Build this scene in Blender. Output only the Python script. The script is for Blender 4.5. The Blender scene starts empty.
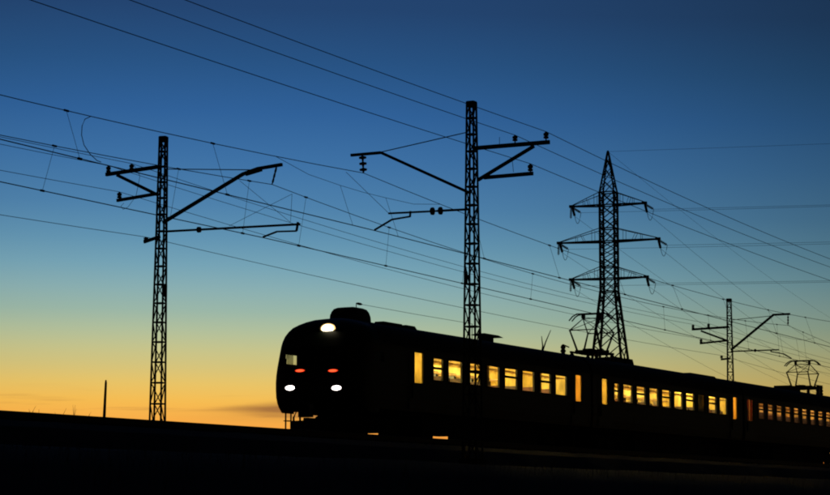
import bpy, bmesh, math, random
from mathutils import Vector, Matrix
R = math.radians
random.seed(7)
scene = bpy.context.scene
col = scene.collection

# ------------------------------------------------------------------ camera
# track runs along +X; far side of the line is +Y; camera stands in the field below the bank
F, CX, CY, HZ, ZC = 2123.0, 415.0, 247.5, 261.5, 1.5
PHI = math.atan(HZ / F)
TH = math.atan(1110 / F * math.cos(PHI))
FW = Vector((math.cos(TH) * math.cos(PHI), math.sin(TH) * math.cos(PHI), math.sin(PHI)))
RT = Vector((math.sin(TH), -math.cos(TH), 0))
UP = RT.cross(FW)
EYE = Vector((0, 0, ZC))
cd = bpy.data.cameras.new('camera')
cam = bpy.data.objects.new('camera', cd)
col.objects.link(cam)
cd.sensor_width = 36
cd.lens = F / 830 * 36
cd.clip_start = 0.1
cd.clip_end = 6000
cam.matrix_world = Matrix(((RT.x, UP.x, -FW.x, 0), (RT.y, UP.y, -FW.y, 0), (RT.z, UP.z, -FW.z, ZC), (0, 0, 0, 1)))
scene.camera = cam

def ray(px, py):
    return FW + RT * ((px - CX) / F) - UP * ((py - CY) / F)
def PY(px, py, Y):            # point seen at a pixel on the plane y = Y
    r = ray(px, py); return EYE + r * (Y / r.y)
def PX(px, py, X):            # ... on the plane x = X
    r = ray(px, py); return EYE + r * (X / r.x)
def azel(px, py):
    r = ray(px, py).normalized()
    return math.degrees(math.atan2(r.y, r.x)), math.degrees(math.asin(r.z))

# ------------------------------------------------------------------ dusk sky
def lin(c):
    return tuple((v / 255 / 12.92 if v / 255 <= 0.04045 else ((v / 255 + 0.055) / 1.055) ** 2.4) for v in c)
SUN_AZ = azel(238, 420)[0]
world = bpy.data.worlds.new('World')
scene.world = world
world.use_nodes = True
nt = world.node_tree
nt.nodes.clear()
def N(t, **k):
    n = nt.nodes.new(t)
    for a, b in k.items():
        setattr(n, a, b)
    return n
def M(op, a, b=None, c=None):
    n = N('ShaderNodeMath', operation=op)
    for i, v in enumerate((a, b, c)):
        if v is None: continue
        if isinstance(v, (int, float)): n.inputs[i].default_value = v
        else: nt.links.new(v, n.inputs[i])
    return n.outputs[0]
tc = N('ShaderNodeTexCoord')
nrm = N('ShaderNodeVectorMath', operation='NORMALIZE')
nt.links.new(tc.outputs['Generated'], nrm.inputs[0])
sep = N('ShaderNodeSeparateXYZ')
nt.links.new(nrm.outputs[0], sep.inputs[0])
sx, sy, sz = sep.outputs
el = M('MULTIPLY', M('ARCSINE', sz), 180 / math.pi)
az = M('MULTIPLY', M('ARCTAN2', sy, sx), 180 / math.pi)
da = M('SUBTRACT', az, SUN_AZ)
da = M('WRAP', da, 180.0, -180.0)
glow = M('DIVIDE', 1.0, M('ADD', 1.0, M('POWER', M('ABSOLUTE', M('DIVIDE', da, 18.0)), 2.6)))
glow = M('ADD', M('MULTIPLY', glow, 0.993), 0.007)
ramp = N('ShaderNodeValToRGB')
stops = [(509, (225, 105, 42)), (445, (247, 148, 60)), (423, (250, 173, 72)), (412, (249, 182, 78)), (402, (246, 189, 83)), (384, (232, 196, 104)), (367, (213, 196, 124)), (350, (198, 196, 140)),
         (332, (178, 192, 156)), (312, (155, 183, 168)), (290, (138, 175, 178)), (267, (118, 164, 182)), (240, (98, 148, 178)), (207, (79, 130, 172)),
         (160, (62, 113, 165)), (112, (48, 97, 153)), (62, (40, 83, 132)), (8, (36, 69, 113))]
els = [(azel(300, y)[1], lin(c)) for y, c in stops] + [(20.0, lin((30, 55, 94))), (36.0, lin((20, 37, 68))), (89.0, lin((9, 17, 36)))]
cr = ramp.color_ramp
while len(cr.elements) > 1:
    cr.elements.remove(cr.elements[-1])
# square-root spacing keeps the crowded stops near the horizon apart
for i, (e, c) in enumerate(els):
    pos = math.sqrt(max(e, 0) / 90)
    x = cr.elements[0] if i == 0 else cr.elements.new(pos)
    x.position = pos
    x.color = (*c, 1)
# the bands of colour sink towards the horizon away from the sunset
sink = M('MULTIPLY', M('MINIMUM', M('POWER', M('ABSOLUTE', M('DIVIDE', da, 16.0)), 2.0), 6.0), 0.28)
sink = M('SUBTRACT', sink, M('MULTIPLY', M('MAXIMUM', M('MINIMUM', da, 12.0), -40.0), 0.016))
nt.links.new(M('SQRT', M('DIVIDE', M('MAXIMUM', M('ADD', el, sink), 0.0), 90.0)), ramp.inputs[0])
# thin streaks of evening cloud low over the horizon
cmb = N('ShaderNodeCombineXYZ')
nt.links.new(M('MULTIPLY', az, 0.16), cmb.inputs[0])
nt.links.new(M('MULTIPLY', el, 3.2), cmb.inputs[1])
noi = N('ShaderNodeTexNoise')
noi.inputs['Scale'].default_value = 1.6
noi.inputs['Detail'].default_value = 5
nt.links.new(cmb.outputs[0], noi.inputs['Vector'])
def bell(v, c, w):
    return M('EXPONENT', M('MULTIPLY', M('POWER', M('ABSOLUTE', M('DIVIDE', M('SUBTRACT', v, c), w)), 2.0), -1.0))
caz, cel = azel(268, 409)
wob = M('MULTIPLY', M('SUBTRACT', noi.outputs[0], 0.5), 0.22)
tilt = M('ADD', M('ADD', el, M('MULTIPLY', M('SUBTRACT', az, caz), 0.022)), wob)
width = M('ADD', M('MULTIPLY', bell(az, caz - 0.9, 1.9), 0.13), 0.03)
core = M('EXPONENT', M('MULTIPLY', M('POWER', M('ABSOLUTE', M('DIVIDE', M('SUBTRACT', tilt, cel), width)), 2.0), -1.0))
veil = M('EXPONENT', M('MULTIPLY', M('POWER', M('ABSOLUTE', M('DIVIDE', M('SUBTRACT', tilt, cel - 0.16), 0.2)), 2.0), -1.0))
bank = M('MULTIPLY', bell(az, caz - 0.9, 2.3), M('ADD', M('MULTIPLY', core, 0.85), M('MULTIPLY', veil, 0.28)))
streak = M('MULTIPLY', bell(el, 2.65, 0.42), M('MULTIPLY', M('MAXIMUM', M('SUBTRACT', noi.outputs[0], 0.57), 0.0), 2.6))
cloud = M('MINIMUM', M('ADD', bank, streak), 0.85)
mix = N('ShaderNodeMix', data_type='RGBA')
nt.links.new(cloud, mix.inputs['Factor'])
nt.links.new(ramp.outputs[0], mix.inputs['A'])
mix.inputs['B'].default_value = (*lin((150, 98, 58)), 1)
gc = N('ShaderNodeCombineXYZ')                # blue fades faster than red away from the sunset
for i_, e_ in enumerate((0.72, 0.87, 1.08)):
    nt.links.new(M('POWER', glow, e_), gc.inputs[i_])
scl = N('ShaderNodeVectorMath', operation='MULTIPLY')
nt.links.new(mix.outputs['Result'], scl.inputs[0])
nt.links.new(gc.outputs[0], scl.inputs[1])
bg = N('ShaderNodeBackground')
nt.links.new(scl.outputs[0], bg.inputs[0])
bg.inputs[1].default_value = 1.0
wo = N('ShaderNodeOutputWorld')
nt.links.new(bg.outputs[0], wo.inputs[0])

scene.view_settings.view_transform = 'Standard'
scene.view_settings.look = 'None'
scene.view_settings.exposure = 0
scene.view_settings.gamma = 1
scene.cycles.max_bounces = 8
scene.cycles.transparent_max_bounces = 12
scene.cycles.sample_clamp_indirect = 4
scene.cycles.filter_width = 2.0

# ------------------------------------------------------------------ materials
MATS = {}
def mat(name, rgb, rough=0.6, metal=0.0, emit=None, es=0.0, var=0.25, scale=3.0, bump=0.0):
    m = bpy.data.materials.new(name)
    m.use_nodes = True
    t = m.node_tree
    b = t.nodes['Principled BSDF']
    b.inputs['Roughness'].default_value = rough
    b.inputs['Metallic'].default_value = metal
    n = t.nodes.new('ShaderNodeTexNoise')
    n.inputs['Scale'].default_value = scale
    n.inputs['Detail'].default_value = 6
    co = t.nodes.new('ShaderNodeTexCoord')
    t.links.new(co.outputs['Object'], n.inputs['Vector'])
    r = t.nodes.new('ShaderNodeValToRGB')
    r.color_ramp.elements[0].position = 0.3
    r.color_ramp.elements[1].position = 0.7
    r.color_ramp.elements[0].color = (*[max(0, v * (1 - var)) for v in rgb], 1)
    r.color_ramp.elements[1].color = (*[min(1, v * (1 + var)) for v in rgb], 1)
    t.links.new(n.outputs[0], r.inputs[0])
    t.links.new(r.outputs[0], b.inputs['Base Color'])
    if bump:
        u = t.nodes.new('ShaderNodeBump')
        u.inputs['Strength'].default_value = bump
        t.links.new(n.outputs[0], u.inputs['Height'])
        t.links.new(u.outputs[0], b.inputs['Normal'])
    if emit:
        b.inputs['Emission Color'].default_value = (*emit, 1)
        b.inputs['Emission Strength'].default_value = es
    MATS[name] = m
    return m
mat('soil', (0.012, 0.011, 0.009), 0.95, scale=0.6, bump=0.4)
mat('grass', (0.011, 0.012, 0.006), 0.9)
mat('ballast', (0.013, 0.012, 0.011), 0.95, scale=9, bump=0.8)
mat('sleeper', (0.018, 0.017, 0.016), 0.9)
mat('rail', (0.025, 0.018, 0.014), 0.6, 0.3)
mat('galv', (0.055, 0.055, 0.058), 0.7, 0.0, scale=6)
mat('mast_paint', (0.022, 0.022, 0.023), 0.75, 0.0, scale=6)
mat('porcelain', (0.05, 0.025, 0.015), 0.35)
mat('wire', (0.03, 0.026, 0.024), 0.7)
mat('wood', (0.06, 0.045, 0.032), 0.9, scale=8)
mat('bark', (0.04, 0.032, 0.026), 0.9, scale=10)
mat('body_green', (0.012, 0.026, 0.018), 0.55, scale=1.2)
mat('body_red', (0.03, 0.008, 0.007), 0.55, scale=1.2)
mat('roof_grey', (0.035, 0.035, 0.037), 0.8, scale=2)
mat('under', (0.018, 0.017, 0.016), 0.85, scale=3)
mat('rubber', (0.012, 0.012, 0.012), 0.85)
mat('frame_dark', (0.02, 0.02, 0.02), 0.6)
mat('lining', (0.74, 0.58, 0.17), 0.6, scale=1.1, var=0.12)
mat('lining_ceiling', (0.78, 0.6, 0.22), 0.6, scale=1.1, var=0.08)
mat('floor_lino', (0.12, 0.06, 0.035), 0.7)
mat('seat_brown', (0.07, 0.04, 0.03), 0.6, scale=5)
mat('seat_red', (0.13, 0.045, 0.03), 0.6, scale=5)
mat('curtain', (0.45, 0.3, 0.14), 0.9, scale=7)
mat('headlamp', (0.9, 0.9, 0.85), 0.3, emit=(1.0, 0.84, 0.55), es=14)
mat('buffer_lamp', (0.9, 0.9, 0.9), 0.3, emit=(1.0, 0.86, 0.8), es=7)
mat('lamp_rim', (0.9, 0.8, 0.6), 0.3, emit=(1.0, 0.62, 0.22), es=1.6)
mat('red_rim', (0.5, 0.02, 0.01), 0.3, emit=(1.0, 0.05, 0.012), es=0.8)
mat('red_lamp', (0.5, 0.02, 0.01), 0.3, emit=(1.0, 0.07, 0.02), es=2.4)
mat('tube_warm', (0.9, 0.8, 0.5), 0.4, emit=(1.0, 0.80, 0.28), es=30)
mat('tube_mid', (0.9, 0.8, 0.5), 0.4, emit=(1.0, 0.77, 0.26), es=24)
mat('tube_dim', (0.9, 0.8, 0.5), 0.4, emit=(1.0, 0.60, 0.32), es=8)
def glass(name, tint, refl):
    m = bpy.data.materials.new(name)
    m.use_nodes = True
    t = m.node_tree
    t.nodes.clear()
    tr = t.nodes.new('ShaderNodeBsdfTransparent')
    gl = t.nodes.new('ShaderNodeBsdfGlossy')
    gl.inputs['Roughness'].default_value = 0.08
    mx = t.nodes.new('ShaderNodeMixShader')
    lw = t.nodes.new('ShaderNodeLayerWeight')
    lw.inputs['Blend'].default_value = 0.25
    mm = t.nodes.new('ShaderNodeMath')
    mm.operation = 'MULTIPLY'
    mm.inputs[1].default_value = refl
    no = t.nodes.new('ShaderNodeTexNoise')
    no.inputs['Scale'].default_value = 1.7
    rp = t.nodes.new('ShaderNodeValToRGB')
    rp.color_ramp.elements[0].color = (*[v * 0.6 for v in tint], 1)
    rp.color_ramp.elements[0].position = 0.32
    rp.color_ramp.elements[1].position = 0.6
    cc = t.nodes.new('ShaderNodeTexCoord')
    t.links.new(cc.outputs['Object'], no.inputs['Vector'])
    rp.color_ramp.elements[1].color = (*tint, 1)
    t.links.new(no.outputs[0], rp.inputs[0])
    t.links.new(rp.outputs[0], tr.inputs[0])
    t.links.new(lw.outputs['Fresnel'], mm.inputs[0])
    t.links.new(mm.outputs[0], mx.inputs[0])
    t.links.new(tr.outputs[0], mx.inputs[1])
    t.links.new(gl.outputs[0], mx.inputs[2])
    o = t.nodes.new('ShaderNodeOutputMaterial')
    t.links.new(mx.outputs[0], o.inputs[0])
    MATS[name] = m
glass('pane_glass', (0.95, 0.95, 0.93), 0.5)
glass('vestibule_light_tint', (0.95, 0.66, 0.42), 0.5)  # orange tint stands in for dimmer vestibule light behind the rear doors
glass('cab_glass', (0.74, 0.74, 0.68), 0.5)
glass('dimming_sheet', (0.16, 0.14, 0.11), 0.2)  # dark see-through tint, added to dim one window
glass('door_tint_sheet', (0.5, 0.17, 0.1), 0.2)  # red tint, added to colour the light through a door window

# ------------------------------------------------------------------ helpers
class MB:
    def __init__(s):
        s.v, s.f = [], []
    def quad(s, a, b, c, d):
        k = len(s.v); s.v += [tuple(a), tuple(b), tuple(c), tuple(d)]; s.f.append((k, k + 1, k + 2, k + 3)); return s
    def box(s, x0, x1, y0, y1, z0, z1):
        k = len(s.v)
        s.v += [(x, y, z) for z in (z0, z1) for y in (y0, y1) for x in (x0, x1)]
        s.f += [tuple(k + i for i in q) for q in ((0, 2, 3, 1), (4, 5, 7, 6), (0, 1, 5, 4), (2, 6, 7, 3), (0, 4, 6, 2), (1, 3, 7, 5))]
        return s
    def taper(s, x0, x1, y0, y1, z0, z1, ix, iy):      # box whose top is inset
        k = len(s.v)
        s.v += [(x, y, z0) for y in (y0, y1) for x in (x0, x1)]
        s.v += [(x, y, z1) for y in (y0 + iy, y1 - iy) for x in (x0 + ix, x1 - ix)]
        s.f += [tuple(k + i for i in q) for q in ((0, 2, 3, 1), (4, 5, 7, 6), (0, 1, 5, 4), (2, 6, 7, 3), (0, 4, 6, 2), (1, 3, 7, 5))]
        return s
    def tube(s, pts, r, n=6, caps=True):
        pts = [Vector(p) for p in pts]
        rs = r if isinstance(r, (list, tuple)) else [r] * len(pts)
        k0 = len(s.v)
        for i, p in enumerate(pts):
            d = (pts[min(i + 1, len(pts) - 1)] - pts[max(i - 1, 0)])
            if d.length < 1e-9: d = Vector((0, 0, 1))
            d.normalize()
            a = Vector((0, 0, 1)) if abs(d.z) < 0.9 else Vector((1, 0, 0))
            u = d.cross(a).normalized(); w = d.cross(u)
            for j in range(n):
                t = 2 * math.pi * (j + 0.5) / n
                s.v.append(tuple(p + (u * math.cos(t) + w * math.sin(t)) * rs[i]))
        for i in range(len(pts) - 1):
            for j in range(n):
                a, b = k0 + i * n + j, k0 + i * n + (j + 1) % n
                s.f.append((a, b, b + n, a + n))
        if caps:
            s.f.append(tuple(k0 + j for j in range(n)))
            s.f.append(tuple(k0 + (len(pts) - 1) * n + j for j in reversed(range(n))))
        return s
    def bar(s, p, q, w, h=None):                          # rectangular bar between two points
        p, q = Vector(p), Vector(q); h = h or w
        d = (q - p).normalized()
        a = Vector((0, 0, 1)) if abs(d.z) < 0.95 else Vector((1, 0, 0))
        u = d.cross(a).normalized(); v = u.cross(d)
        k = len(s.v)
        for c in (p, q):
            for (i, j) in ((-1, -1), (1, -1), (1, 1), (-1, 1)):
                s.v.append(tuple(c + u * (i * w / 2) + v * (j * h / 2)))
        s.f += [tuple(k + i for i in t) for t in ((0, 3, 2, 1), (4, 5, 6, 7), (0, 1, 5, 4), (1, 2, 6, 5), (2, 3, 7, 6), (3, 0, 4, 7))]
        return s
    def lathe(s, p, q, prof, n=10):                       # prof: (t along p-q, radius)
        p, q = Vector(p), Vector(q)
        return s.tube([p.lerp(q, t) for t, _ in prof], [r for _, r in prof], n)
    def build(s, name, m, parent=None, smooth=False):
        me = bpy.data.meshes.new(name)
        me.from_pydata(s.v, [], s.f)
        me.materials.append(MATS[m] if isinstance(m, str) else m)
        if smooth:
            for p in me.polygons: p.use_smooth = True
        me.update()
        return put(name, me, parent)
def put(name, me, parent=None):
    o = bpy.data.objects.new(name, me)
    col.objects.link(o)
    if parent: o.parent = parent
    return o
def tag(o, label=None, cat=None, group=None, kind=None):
    if label: o['label'] = label
    if cat: o['category'] = cat
    if group: o['group'] = group
    if kind: o['kind'] = kind
    return o
def thing(name, loc, label, cat, group=None, rz=0):
    o = bpy.data.objects.new(name, None)
    o.empty_display_size = 0.3
    o.location = loc
    o.rotation_euler.z = rz
    col.objects.link(o)
    return tag(o, label, cat, group)
UNIT = {}
def unit_bar(m):
    if m not in UNIT:
        b = MB().box(-0.5, 0.5, -0.5, 0.5, 0, 1)
        me = bpy.data.meshes.new('bar_' + m)
        me.from_pydata(b.v, [], b.f)
        me.materials.append(MATS[m])
        UNIT[m] = me
    return UNIT[m]
def strut(name, p, q, w, m, parent, h=None):              # bar as an object of its own, shared mesh
    p, q = Vector(p), Vector(q)
    d = q - p; L = d.length
    o = put(name, unit_bar(m), parent)
    z = d / L
    a = Vector((0, 0, 1)) if abs(z.z) < 0.95 else Vector((1, 0, 0))
    x = a.cross(z).normalized(); y = z.cross(x)
    mt = Matrix((x, y, z)).transposed().to_4x4()
    o.matrix_local = Matrix.Translation(p) @ mt @ Matrix.Diagonal((w, h or w, L, 1))
    return o
def sag_pts(p, q, s, n=14):
    p, q = Vector(p), Vector(q)
    return [p.lerp(q, i / n) - Vector((0, 0, 4 * s * (i / n) * (1 - i / n))) for i in range(n + 1)]

# ------------------------------------------------------------------ setting: field, railway bank, ballast, tracks
RZ = ZC + 2.26                 # rail top
YF, YN = 36.0, 31.9            # far and near track centres
FZ = RZ - 0.95                 # formation level
prof = [(-2500, -0.2), (-400, 0), (-60, 0), (-10, 0), (6, 0), (14, 0.02), (19, 0.05), (21.5, 0.2), (23.5, 1.15), (25.5, 2.3), (26.8, FZ - 0.06), (27.6, FZ), (30, FZ + .02), (38.5, FZ),
        (41.0, FZ), (42.2, FZ - 0.15), (44.5, 1.4), (47, 0.3), (49, 0), (60, 0), (120, 0), (400, 0), (2500, -0.2)]
xs = [-2500, -800, -300, -120] + [-60 + 4 * i for i in range(66)] + [230, 280, 360, 500, 800, 1400, 2600]
g = MB()
for x in xs:
    for (y, z) in prof:
        j = 0.07 if 5 < y < 27 or 42 < y < 60 else 0.0
        g.v.append((x, y + random.uniform(-j, j) * 3, z + random.uniform(-j, j)))
n = len(prof)
for i in range(len(xs) - 1):
    for j in range(n - 1):
        a = i * n + j
        g.f.append((a, a + n, a + n + 1, a + 1))
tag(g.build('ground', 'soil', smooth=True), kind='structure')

b = MB()
bp = [(28.9, FZ - 0.03), (29.7, RZ - 0.42), (30.3, RZ - 0.24), (33.5, RZ - 0.24), (34.4, RZ - 0.24), (37.6, RZ - 0.24), (38.3, RZ - 0.45), (39.1, FZ - 0.03)]
bx = [-300 + 3 * i for i in range(34)] + [-198 + 1.5 * i for i in range(400)]
for x in bx:
    for (y, z) in bp:
        b.v.append((x, y + random.uniform(-.05, .05), z + random.uniform(-.03, .0)))
for i in range(len(bx) - 1):
    for j in range(len(bp) - 1):
        a = i * len(bp) + j
        b.f.append((a, a + len(bp), a + len(bp) + 1, a + 1))
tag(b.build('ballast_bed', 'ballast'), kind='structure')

RAILP = [(-.075, -.18), (.075, -.18), (.075, -.165), (.012, -.15), (.012, -.04), (.036, -.03), (.036, -.004), (.028, 0), (-.028, 0), (-.036, -.004), (-.036, -.03), (-.012, -.04), (-.012, -.15), (-.075, -.165)]
for yc in (YN, YF):
    t = bpy.data.objects.new('railway_track', None)
    col.objects.link(t)
    t.location = (0, yc, RZ)
    tag(t, kind='structure')
    for s in (-1, 1):
        m = MB()
        for x in (-300, 400):
            m.v += [(x, s * 0.797 + a, c) for a, c in RAILP]
        k = len(RAILP)
        m.f += [(i, (i + 1) % k, (i + 1) % k + k, i + k) for i in range(k)]
        m.build('rail', 'rail', t)
    m = MB()
    for i in range(640):
        x = -60 + i * 0.54
        m.box(x - .12, x + .12, -1.35, 1.35, -.36, -.185)
    tag(m.build('sleepers', 'sleeper', t), kind='stuff')

# dry grass on the bank and in the field before it
m = MB()
for i in range(16000):
    x = random.uniform(10, 130); y = random.uniform(19.5, 27.2)
    for (ya, za), (yb, zb) in zip(prof, prof[1:]):
        if ya <= y < yb:
            z = za + (zb - za) * (y - ya) / (yb - ya); break
    h = random.uniform(.12, .42); w = random.uniform(.006, .014)
    dx, dy = random.uniform(-.2, .2) * h * 2, random.uniform(-.2, .2) * h * 2
    k = len(m.v)
    m.v += [(x - w, y, z - .08), (x + w, y, z - .08), (x + dx, y + dy, z + h)]
    m.f.append((k, k + 1, k + 2))
tag(m.build('dry_grass', 'grass'), 'dry grass growing on the dark railway bank', 'grass', kind='stuff')

# ------------------------------------------------------------------ lattice masts of the overhead line
def lattice(t, w0, w1, z0, z1, n, mt, leg_w, br_w, rot=0, lean=0):
    """square lattice shaft in the thing's own frame"""
    def w(z): return w0 + (w1 - w0) * (z - z0) / (z1 - z0)
    cr_, sr_ = math.cos(rot), math.sin(rot)
    cs = [(a * cr_ - b_ * sr_, a * sr_ + b_ * cr_) for a, b_ in ((-1, -1), (1, -1), (1, 1), (-1, 1))]
    for sx_, sy_ in cs:
        strut('leg', (sx_ * w0 / 2, sy_ * w0 / 2 + lean, z0), (sx_ * w1 / 2, sy_ * w1 / 2, z1), leg_w, mt, t)
    zs = [z0]
    # panels shorten with the taper
    tot = sum(1 - 0.35 * i / n for i in range(n))
    for i in range(n):
        zs.append(zs[-1] + (z1 - z0) * (1 - 0.35 * i / n) / tot)
    for i in range(n):
        za, zb = zs[i], zs[i + 1]
        for k in range(4):
            a, c = cs[k], cs[(k + 1) % 4]
            ha, hb = w(za) / 2, w(zb) / 2
            la, lb = lean * (z1 - za) / (z1 - z0), lean * (z1 - zb) / (z1 - z0)
            pa = (a[0] * ha, a[1] * ha + la, za); pc = (c[0] * ha, c[1] * ha + la, za)
            qa = (a[0] * hb, a[1] * hb + lb, zb); qc = (c[0] * hb, c[1] * hb + lb, zb)
            strut('brace', pa, qc, br_w, mt, t) if (i + k // 2 + (k == 1)) % 2 else strut('brace', pc, qa, br_w, mt, t)
            strut('brace', qa, qc, br_w * 1.5, mt, t)
    cap = MB().box(-w1 / 2 - .02, w1 / 2 + .02, -w1 / 2 - .02, w1 / 2 + .02, z1 - .16, z1 + .01)
    cap.build('mast_cap', mt, t)
    return w

PIN = [(0, .02), (.22, .02), (.24, .075), (.42, .085), (.46, .055), (.52, .055), (.56, .08), (.78, .085), (.86, .06), (.9, .035), (1, .03)]
def make_mast(X, base_px, top_px, label, w0, w1, side, D):
    """D: pixel points of the brackets in the plane of the mast; side: +1 when the track lies towards -Y"""
    top = PX(*top_px, X)
    Y = top.y
    z0 = FZ - 0.05
    t = thing('catenary_mast', (X, Y, z0), label, 'mast', 'lattice masts carrying the railway wires')
    o = Vector((X, Y, z0))
    def L(p): return PX(*p, X) - o
    H = top.z - z0
    lattice(t, w0, w1, 0, H, 18, 'mast_paint', .048, .028, R(13) if side > 0 else 0, .09 if X == 58.0 else 0)
    MB().taper(-.34, .34, -.34, .34, -.3, .25, .03, .03).build('foundation', 'sleeper', t)
    T = {}
    for nm, w_, h_, pts in D['beams']:
        for p, q in zip(pts, pts[1:]):
            strut(nm, L(p), L(q), w_, 'mast_paint', t, h_)
    for p, hgt in D['pins']:
        q = L(p)
        m_ = MB().lathe(q - Vector((0, 0, hgt)), q, PIN)
        m_.build('pin_insulator', 'porcelain', t, True)
    for nm, r_, pts in D['rods']:
        MB().tube([L(p) for p in pts], r_, 6).build(nm, 'mast_paint', t)
    for p, q, nd, r_ in D['strings']:
        a, c = L(p), L(q)
        pr = [(0, .02)]
        for i in range(nd):
            u = (i + .5) / nd
            h = .5 / nd
            pr += [(u - h * .7, .025), (u - h * .35, r_), (u + h * .15, r_ * .95), (u + h * .3, .04)]
        pr += [(1, .02)]
        MB().lathe(a, c, pr, 12).build('insulator', 'porcelain', t, True)
    m_ = D.get('box')
    if m_:
        bq = L(m_)
        MB().box(bq.x - .05, bq.x + .05, bq.y - .035, bq.y + .035, bq.z - .2, bq.z + .2).build('switch_box', 'mast_paint', t)
    return t, o
XL, XM, XR = 58.0, 58.5, 114.7
Lm, Lo = make_mast(XL, (157.5, 421), (163.5, 137), 'tall lattice mast standing alone left of the train front', .42, .20, 1, dict(
    beams=[('bracket', .09, .12, [(160, 166.5), (106, 174.5)]), ('bracket_strut', .07, .1, [(117, 175), (158, 195)]), ('bracket', .08, .1, [(158, 193.5), (117, 200.5)]),
           ('bracket', .07, .1, [(160, 236.5), (144, 242)]),
           ('cantilever_arm', .10, .10, [(164, 222), (243, 174), (258, 168.6), (282, 164.5)]), ('arm_plate', .06, .06, [(246, 175), (262, 170.2)]),
           ('registration_arm', .065, .065, [(165, 231.5), (300, 224.2)]), ('arm_end', .06, .06, [(298, 222), (296.5, 231)]),
           ('steady_arm', .05, .05, [(296.5, 231), (277, 231.6), (263, 237)])],
    pins=[((108.5, 165.5), .3), ((131.7, 163.5), .28), ((119.5, 191.8), .28), ((146, 237), .14)],
    rods=[('stay_rod', .016, [(167, 169), (250, 169.8)]), ('lead_wire', .008, [(134, 165), (140, 176), (136, 196), (128, 207), (123, 209.5), (121, 206), (124, 203)]),
          ('hanger', .02, [(277, 165.5), (272, 184.5)])],
    strings=[((276.5, 167), (272.5, 183), 3, .035), ((195, 229.9), (204, 229.4), 1, .1)], box=(165.5, 291)))
Mm, Mo = make_mast(XM, (472, 421), (471.5, 102), 'tallest lattice mast, standing in front of the train windows', .46, .22, -1, dict(
    beams=[('bracket', .09, .12, [(474, 148.2), (549.5, 142)]), ('bracket_strut', .07, .1, [(478, 180), (534, 146)]), ('bracket', .08, .11, [(484, 177.6), (533, 173.4)]),
           ('cantilever_arm', .085, .085, [(470, 193), (381, 152.6), (351, 155.2)]),
           ('registration_arm', .065, .065, [(470, 209.2), (443, 210.6)]), ('registration_arm', .055, .055, [(429, 211.4), (388.5, 213.4)]), ('arm_end', .05, .05, [(410.5, 211), (410, 217)]),
           ('steady_arm', .05, .05, [(410, 216.5), (392, 219.5), (374.5, 230)])],
    pins=[((515, 135), .24), ((546, 131.5), .28), ((530.3, 163.6), .3)],
    rods=[('stay_rod', .016, [(468, 132), (381, 152)]), ('lead_wire', .008, [(499.5, 137), (499.5, 145)]), ('lead_wire', .008, [(512, 158), (513.5, 172)]),
          ('stay_wire', .007, [(346, 172), (388.5, 213)])],
    strings=[((362.5, 155), (363.5, 173), 3, .125), ((444, 210.6), (428, 211.4), 2, .125)], box=(466, 278)))
Rm, Ro = make_mast(XR, (731, 381), (729, 299), 'distant lattice mast rising behind the second carriage', .44, .22, 1, dict(
    beams=[('bracket', .1, .12, [(729, 327), (692, 329.5)]), ('bracket_strut', .08, .1, [(701, 331), (728, 341)]), ('bracket', .09, .1, [(728, 340.5), (700, 343.5)]),
           ('bracket', .09, .1, [(730, 358.5), (721, 359.5)]),
           ('cantilever_arm', .11, .11, [(731, 350), (773.5, 314.8), (790, 314)]),
           ('registration_arm', .07, .07, [(731, 351.5), (779, 349.8)]), ('arm_end', .06, .06, [(771, 350), (771, 352)]), ('steady_arm', .06, .06, [(771, 351.7), (784, 354), (791.5, 358.5)])],
    pins=[((693, 324.5), .28), ((708.5, 323.5), .28), ((701, 338.8), .28), ((721.5, 355.5), .2)],
    rods=[('stay_rod', .018, [(732, 320), (771, 316)]), ('hanger', .02, [(788, 314.5), (788, 325.5)])],
    strings=[((788, 316), (788, 324.5), 3, .05), ((753, 350.6), (758, 350.4), 1, .09)]))

# ------------------------------------------------------------------ overhead contact lines
def catenary(label, Y, mess, cont, xsup, droppers, extra, stitch):
    """mess: support points of the messenger wire; cont: points of the contact wire"""
    t = thing('overhead_line', (0, Y, RZ), label, 'overhead line', 'railway overhead lines')
    o = Vector((0, Y, RZ))
    mp = []
    for p, q in zip(mess, mess[1:]):
        s = sag_pts(p, q, .8, 20)
        mp += s if not mp else s[1:]
    MB().tube([p - o for p in mp], .0115, 6).build('messenger_wire', 'wire', t)
    cp = [Vector(p) - o for p in cont]
    MB().tube(cp, .0145, 6).build('contact_wire', 'wire', t)
    def at(pts, x):
        for a, c in zip(pts, pts[1:]):
            if a.x <= x <= c.x: return a.lerp(c, (x - a.x) / (c.x - a.x))
        return None
    ml = [p - o for p in mp]
    for x in droppers:
        a, c = at(ml, x), at(cp, x + random.uniform(-.1, .25))
        if a and c:
            d_ = MB().tube([a, c], .006, 5)
            d_.tube([a + Vector((-.09, 0, 0)), a + Vector((.09, 0, 0))], .03, 6)
            d_.tube([c + Vector((-.08, 0, 0)), c + Vector((.08, 0, 0))], .032, 6)
            d_.build('dropper', 'wire', t)
    for xs0, dx, drop in stitch:
        a, c = at(ml, xs0 - dx), at(ml, xs0 + dx)
        lo = at(ml, xs0) - Vector((0, 0, drop))
        p1 = lo + Vector((-1.5, 0, .02)); p2 = lo + Vector((1.5, 0, .02))
        MB().tube([a, a.lerp(p1, .5) - Vector((0, 0, .1)), p1, lo, p2, p2.lerp(c, .5) - Vector((0, 0, .1)), c], .0075, 5).build('stitch_wire', 'wire', t)
        for p in (p1, p2):
            k = at(cp, p.x + .1)
            MB().tube([p, k], .006, 5).build('dropper', 'wire', t)
    for nm, r_, pts in extra:
        MB().tube([p - o for p in pts], r_, 5).build(nm, 'wire', t)
    return t
mB = PX(363.5, 173, XM); cB = PX(374.5, 230.5, XM)
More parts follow.
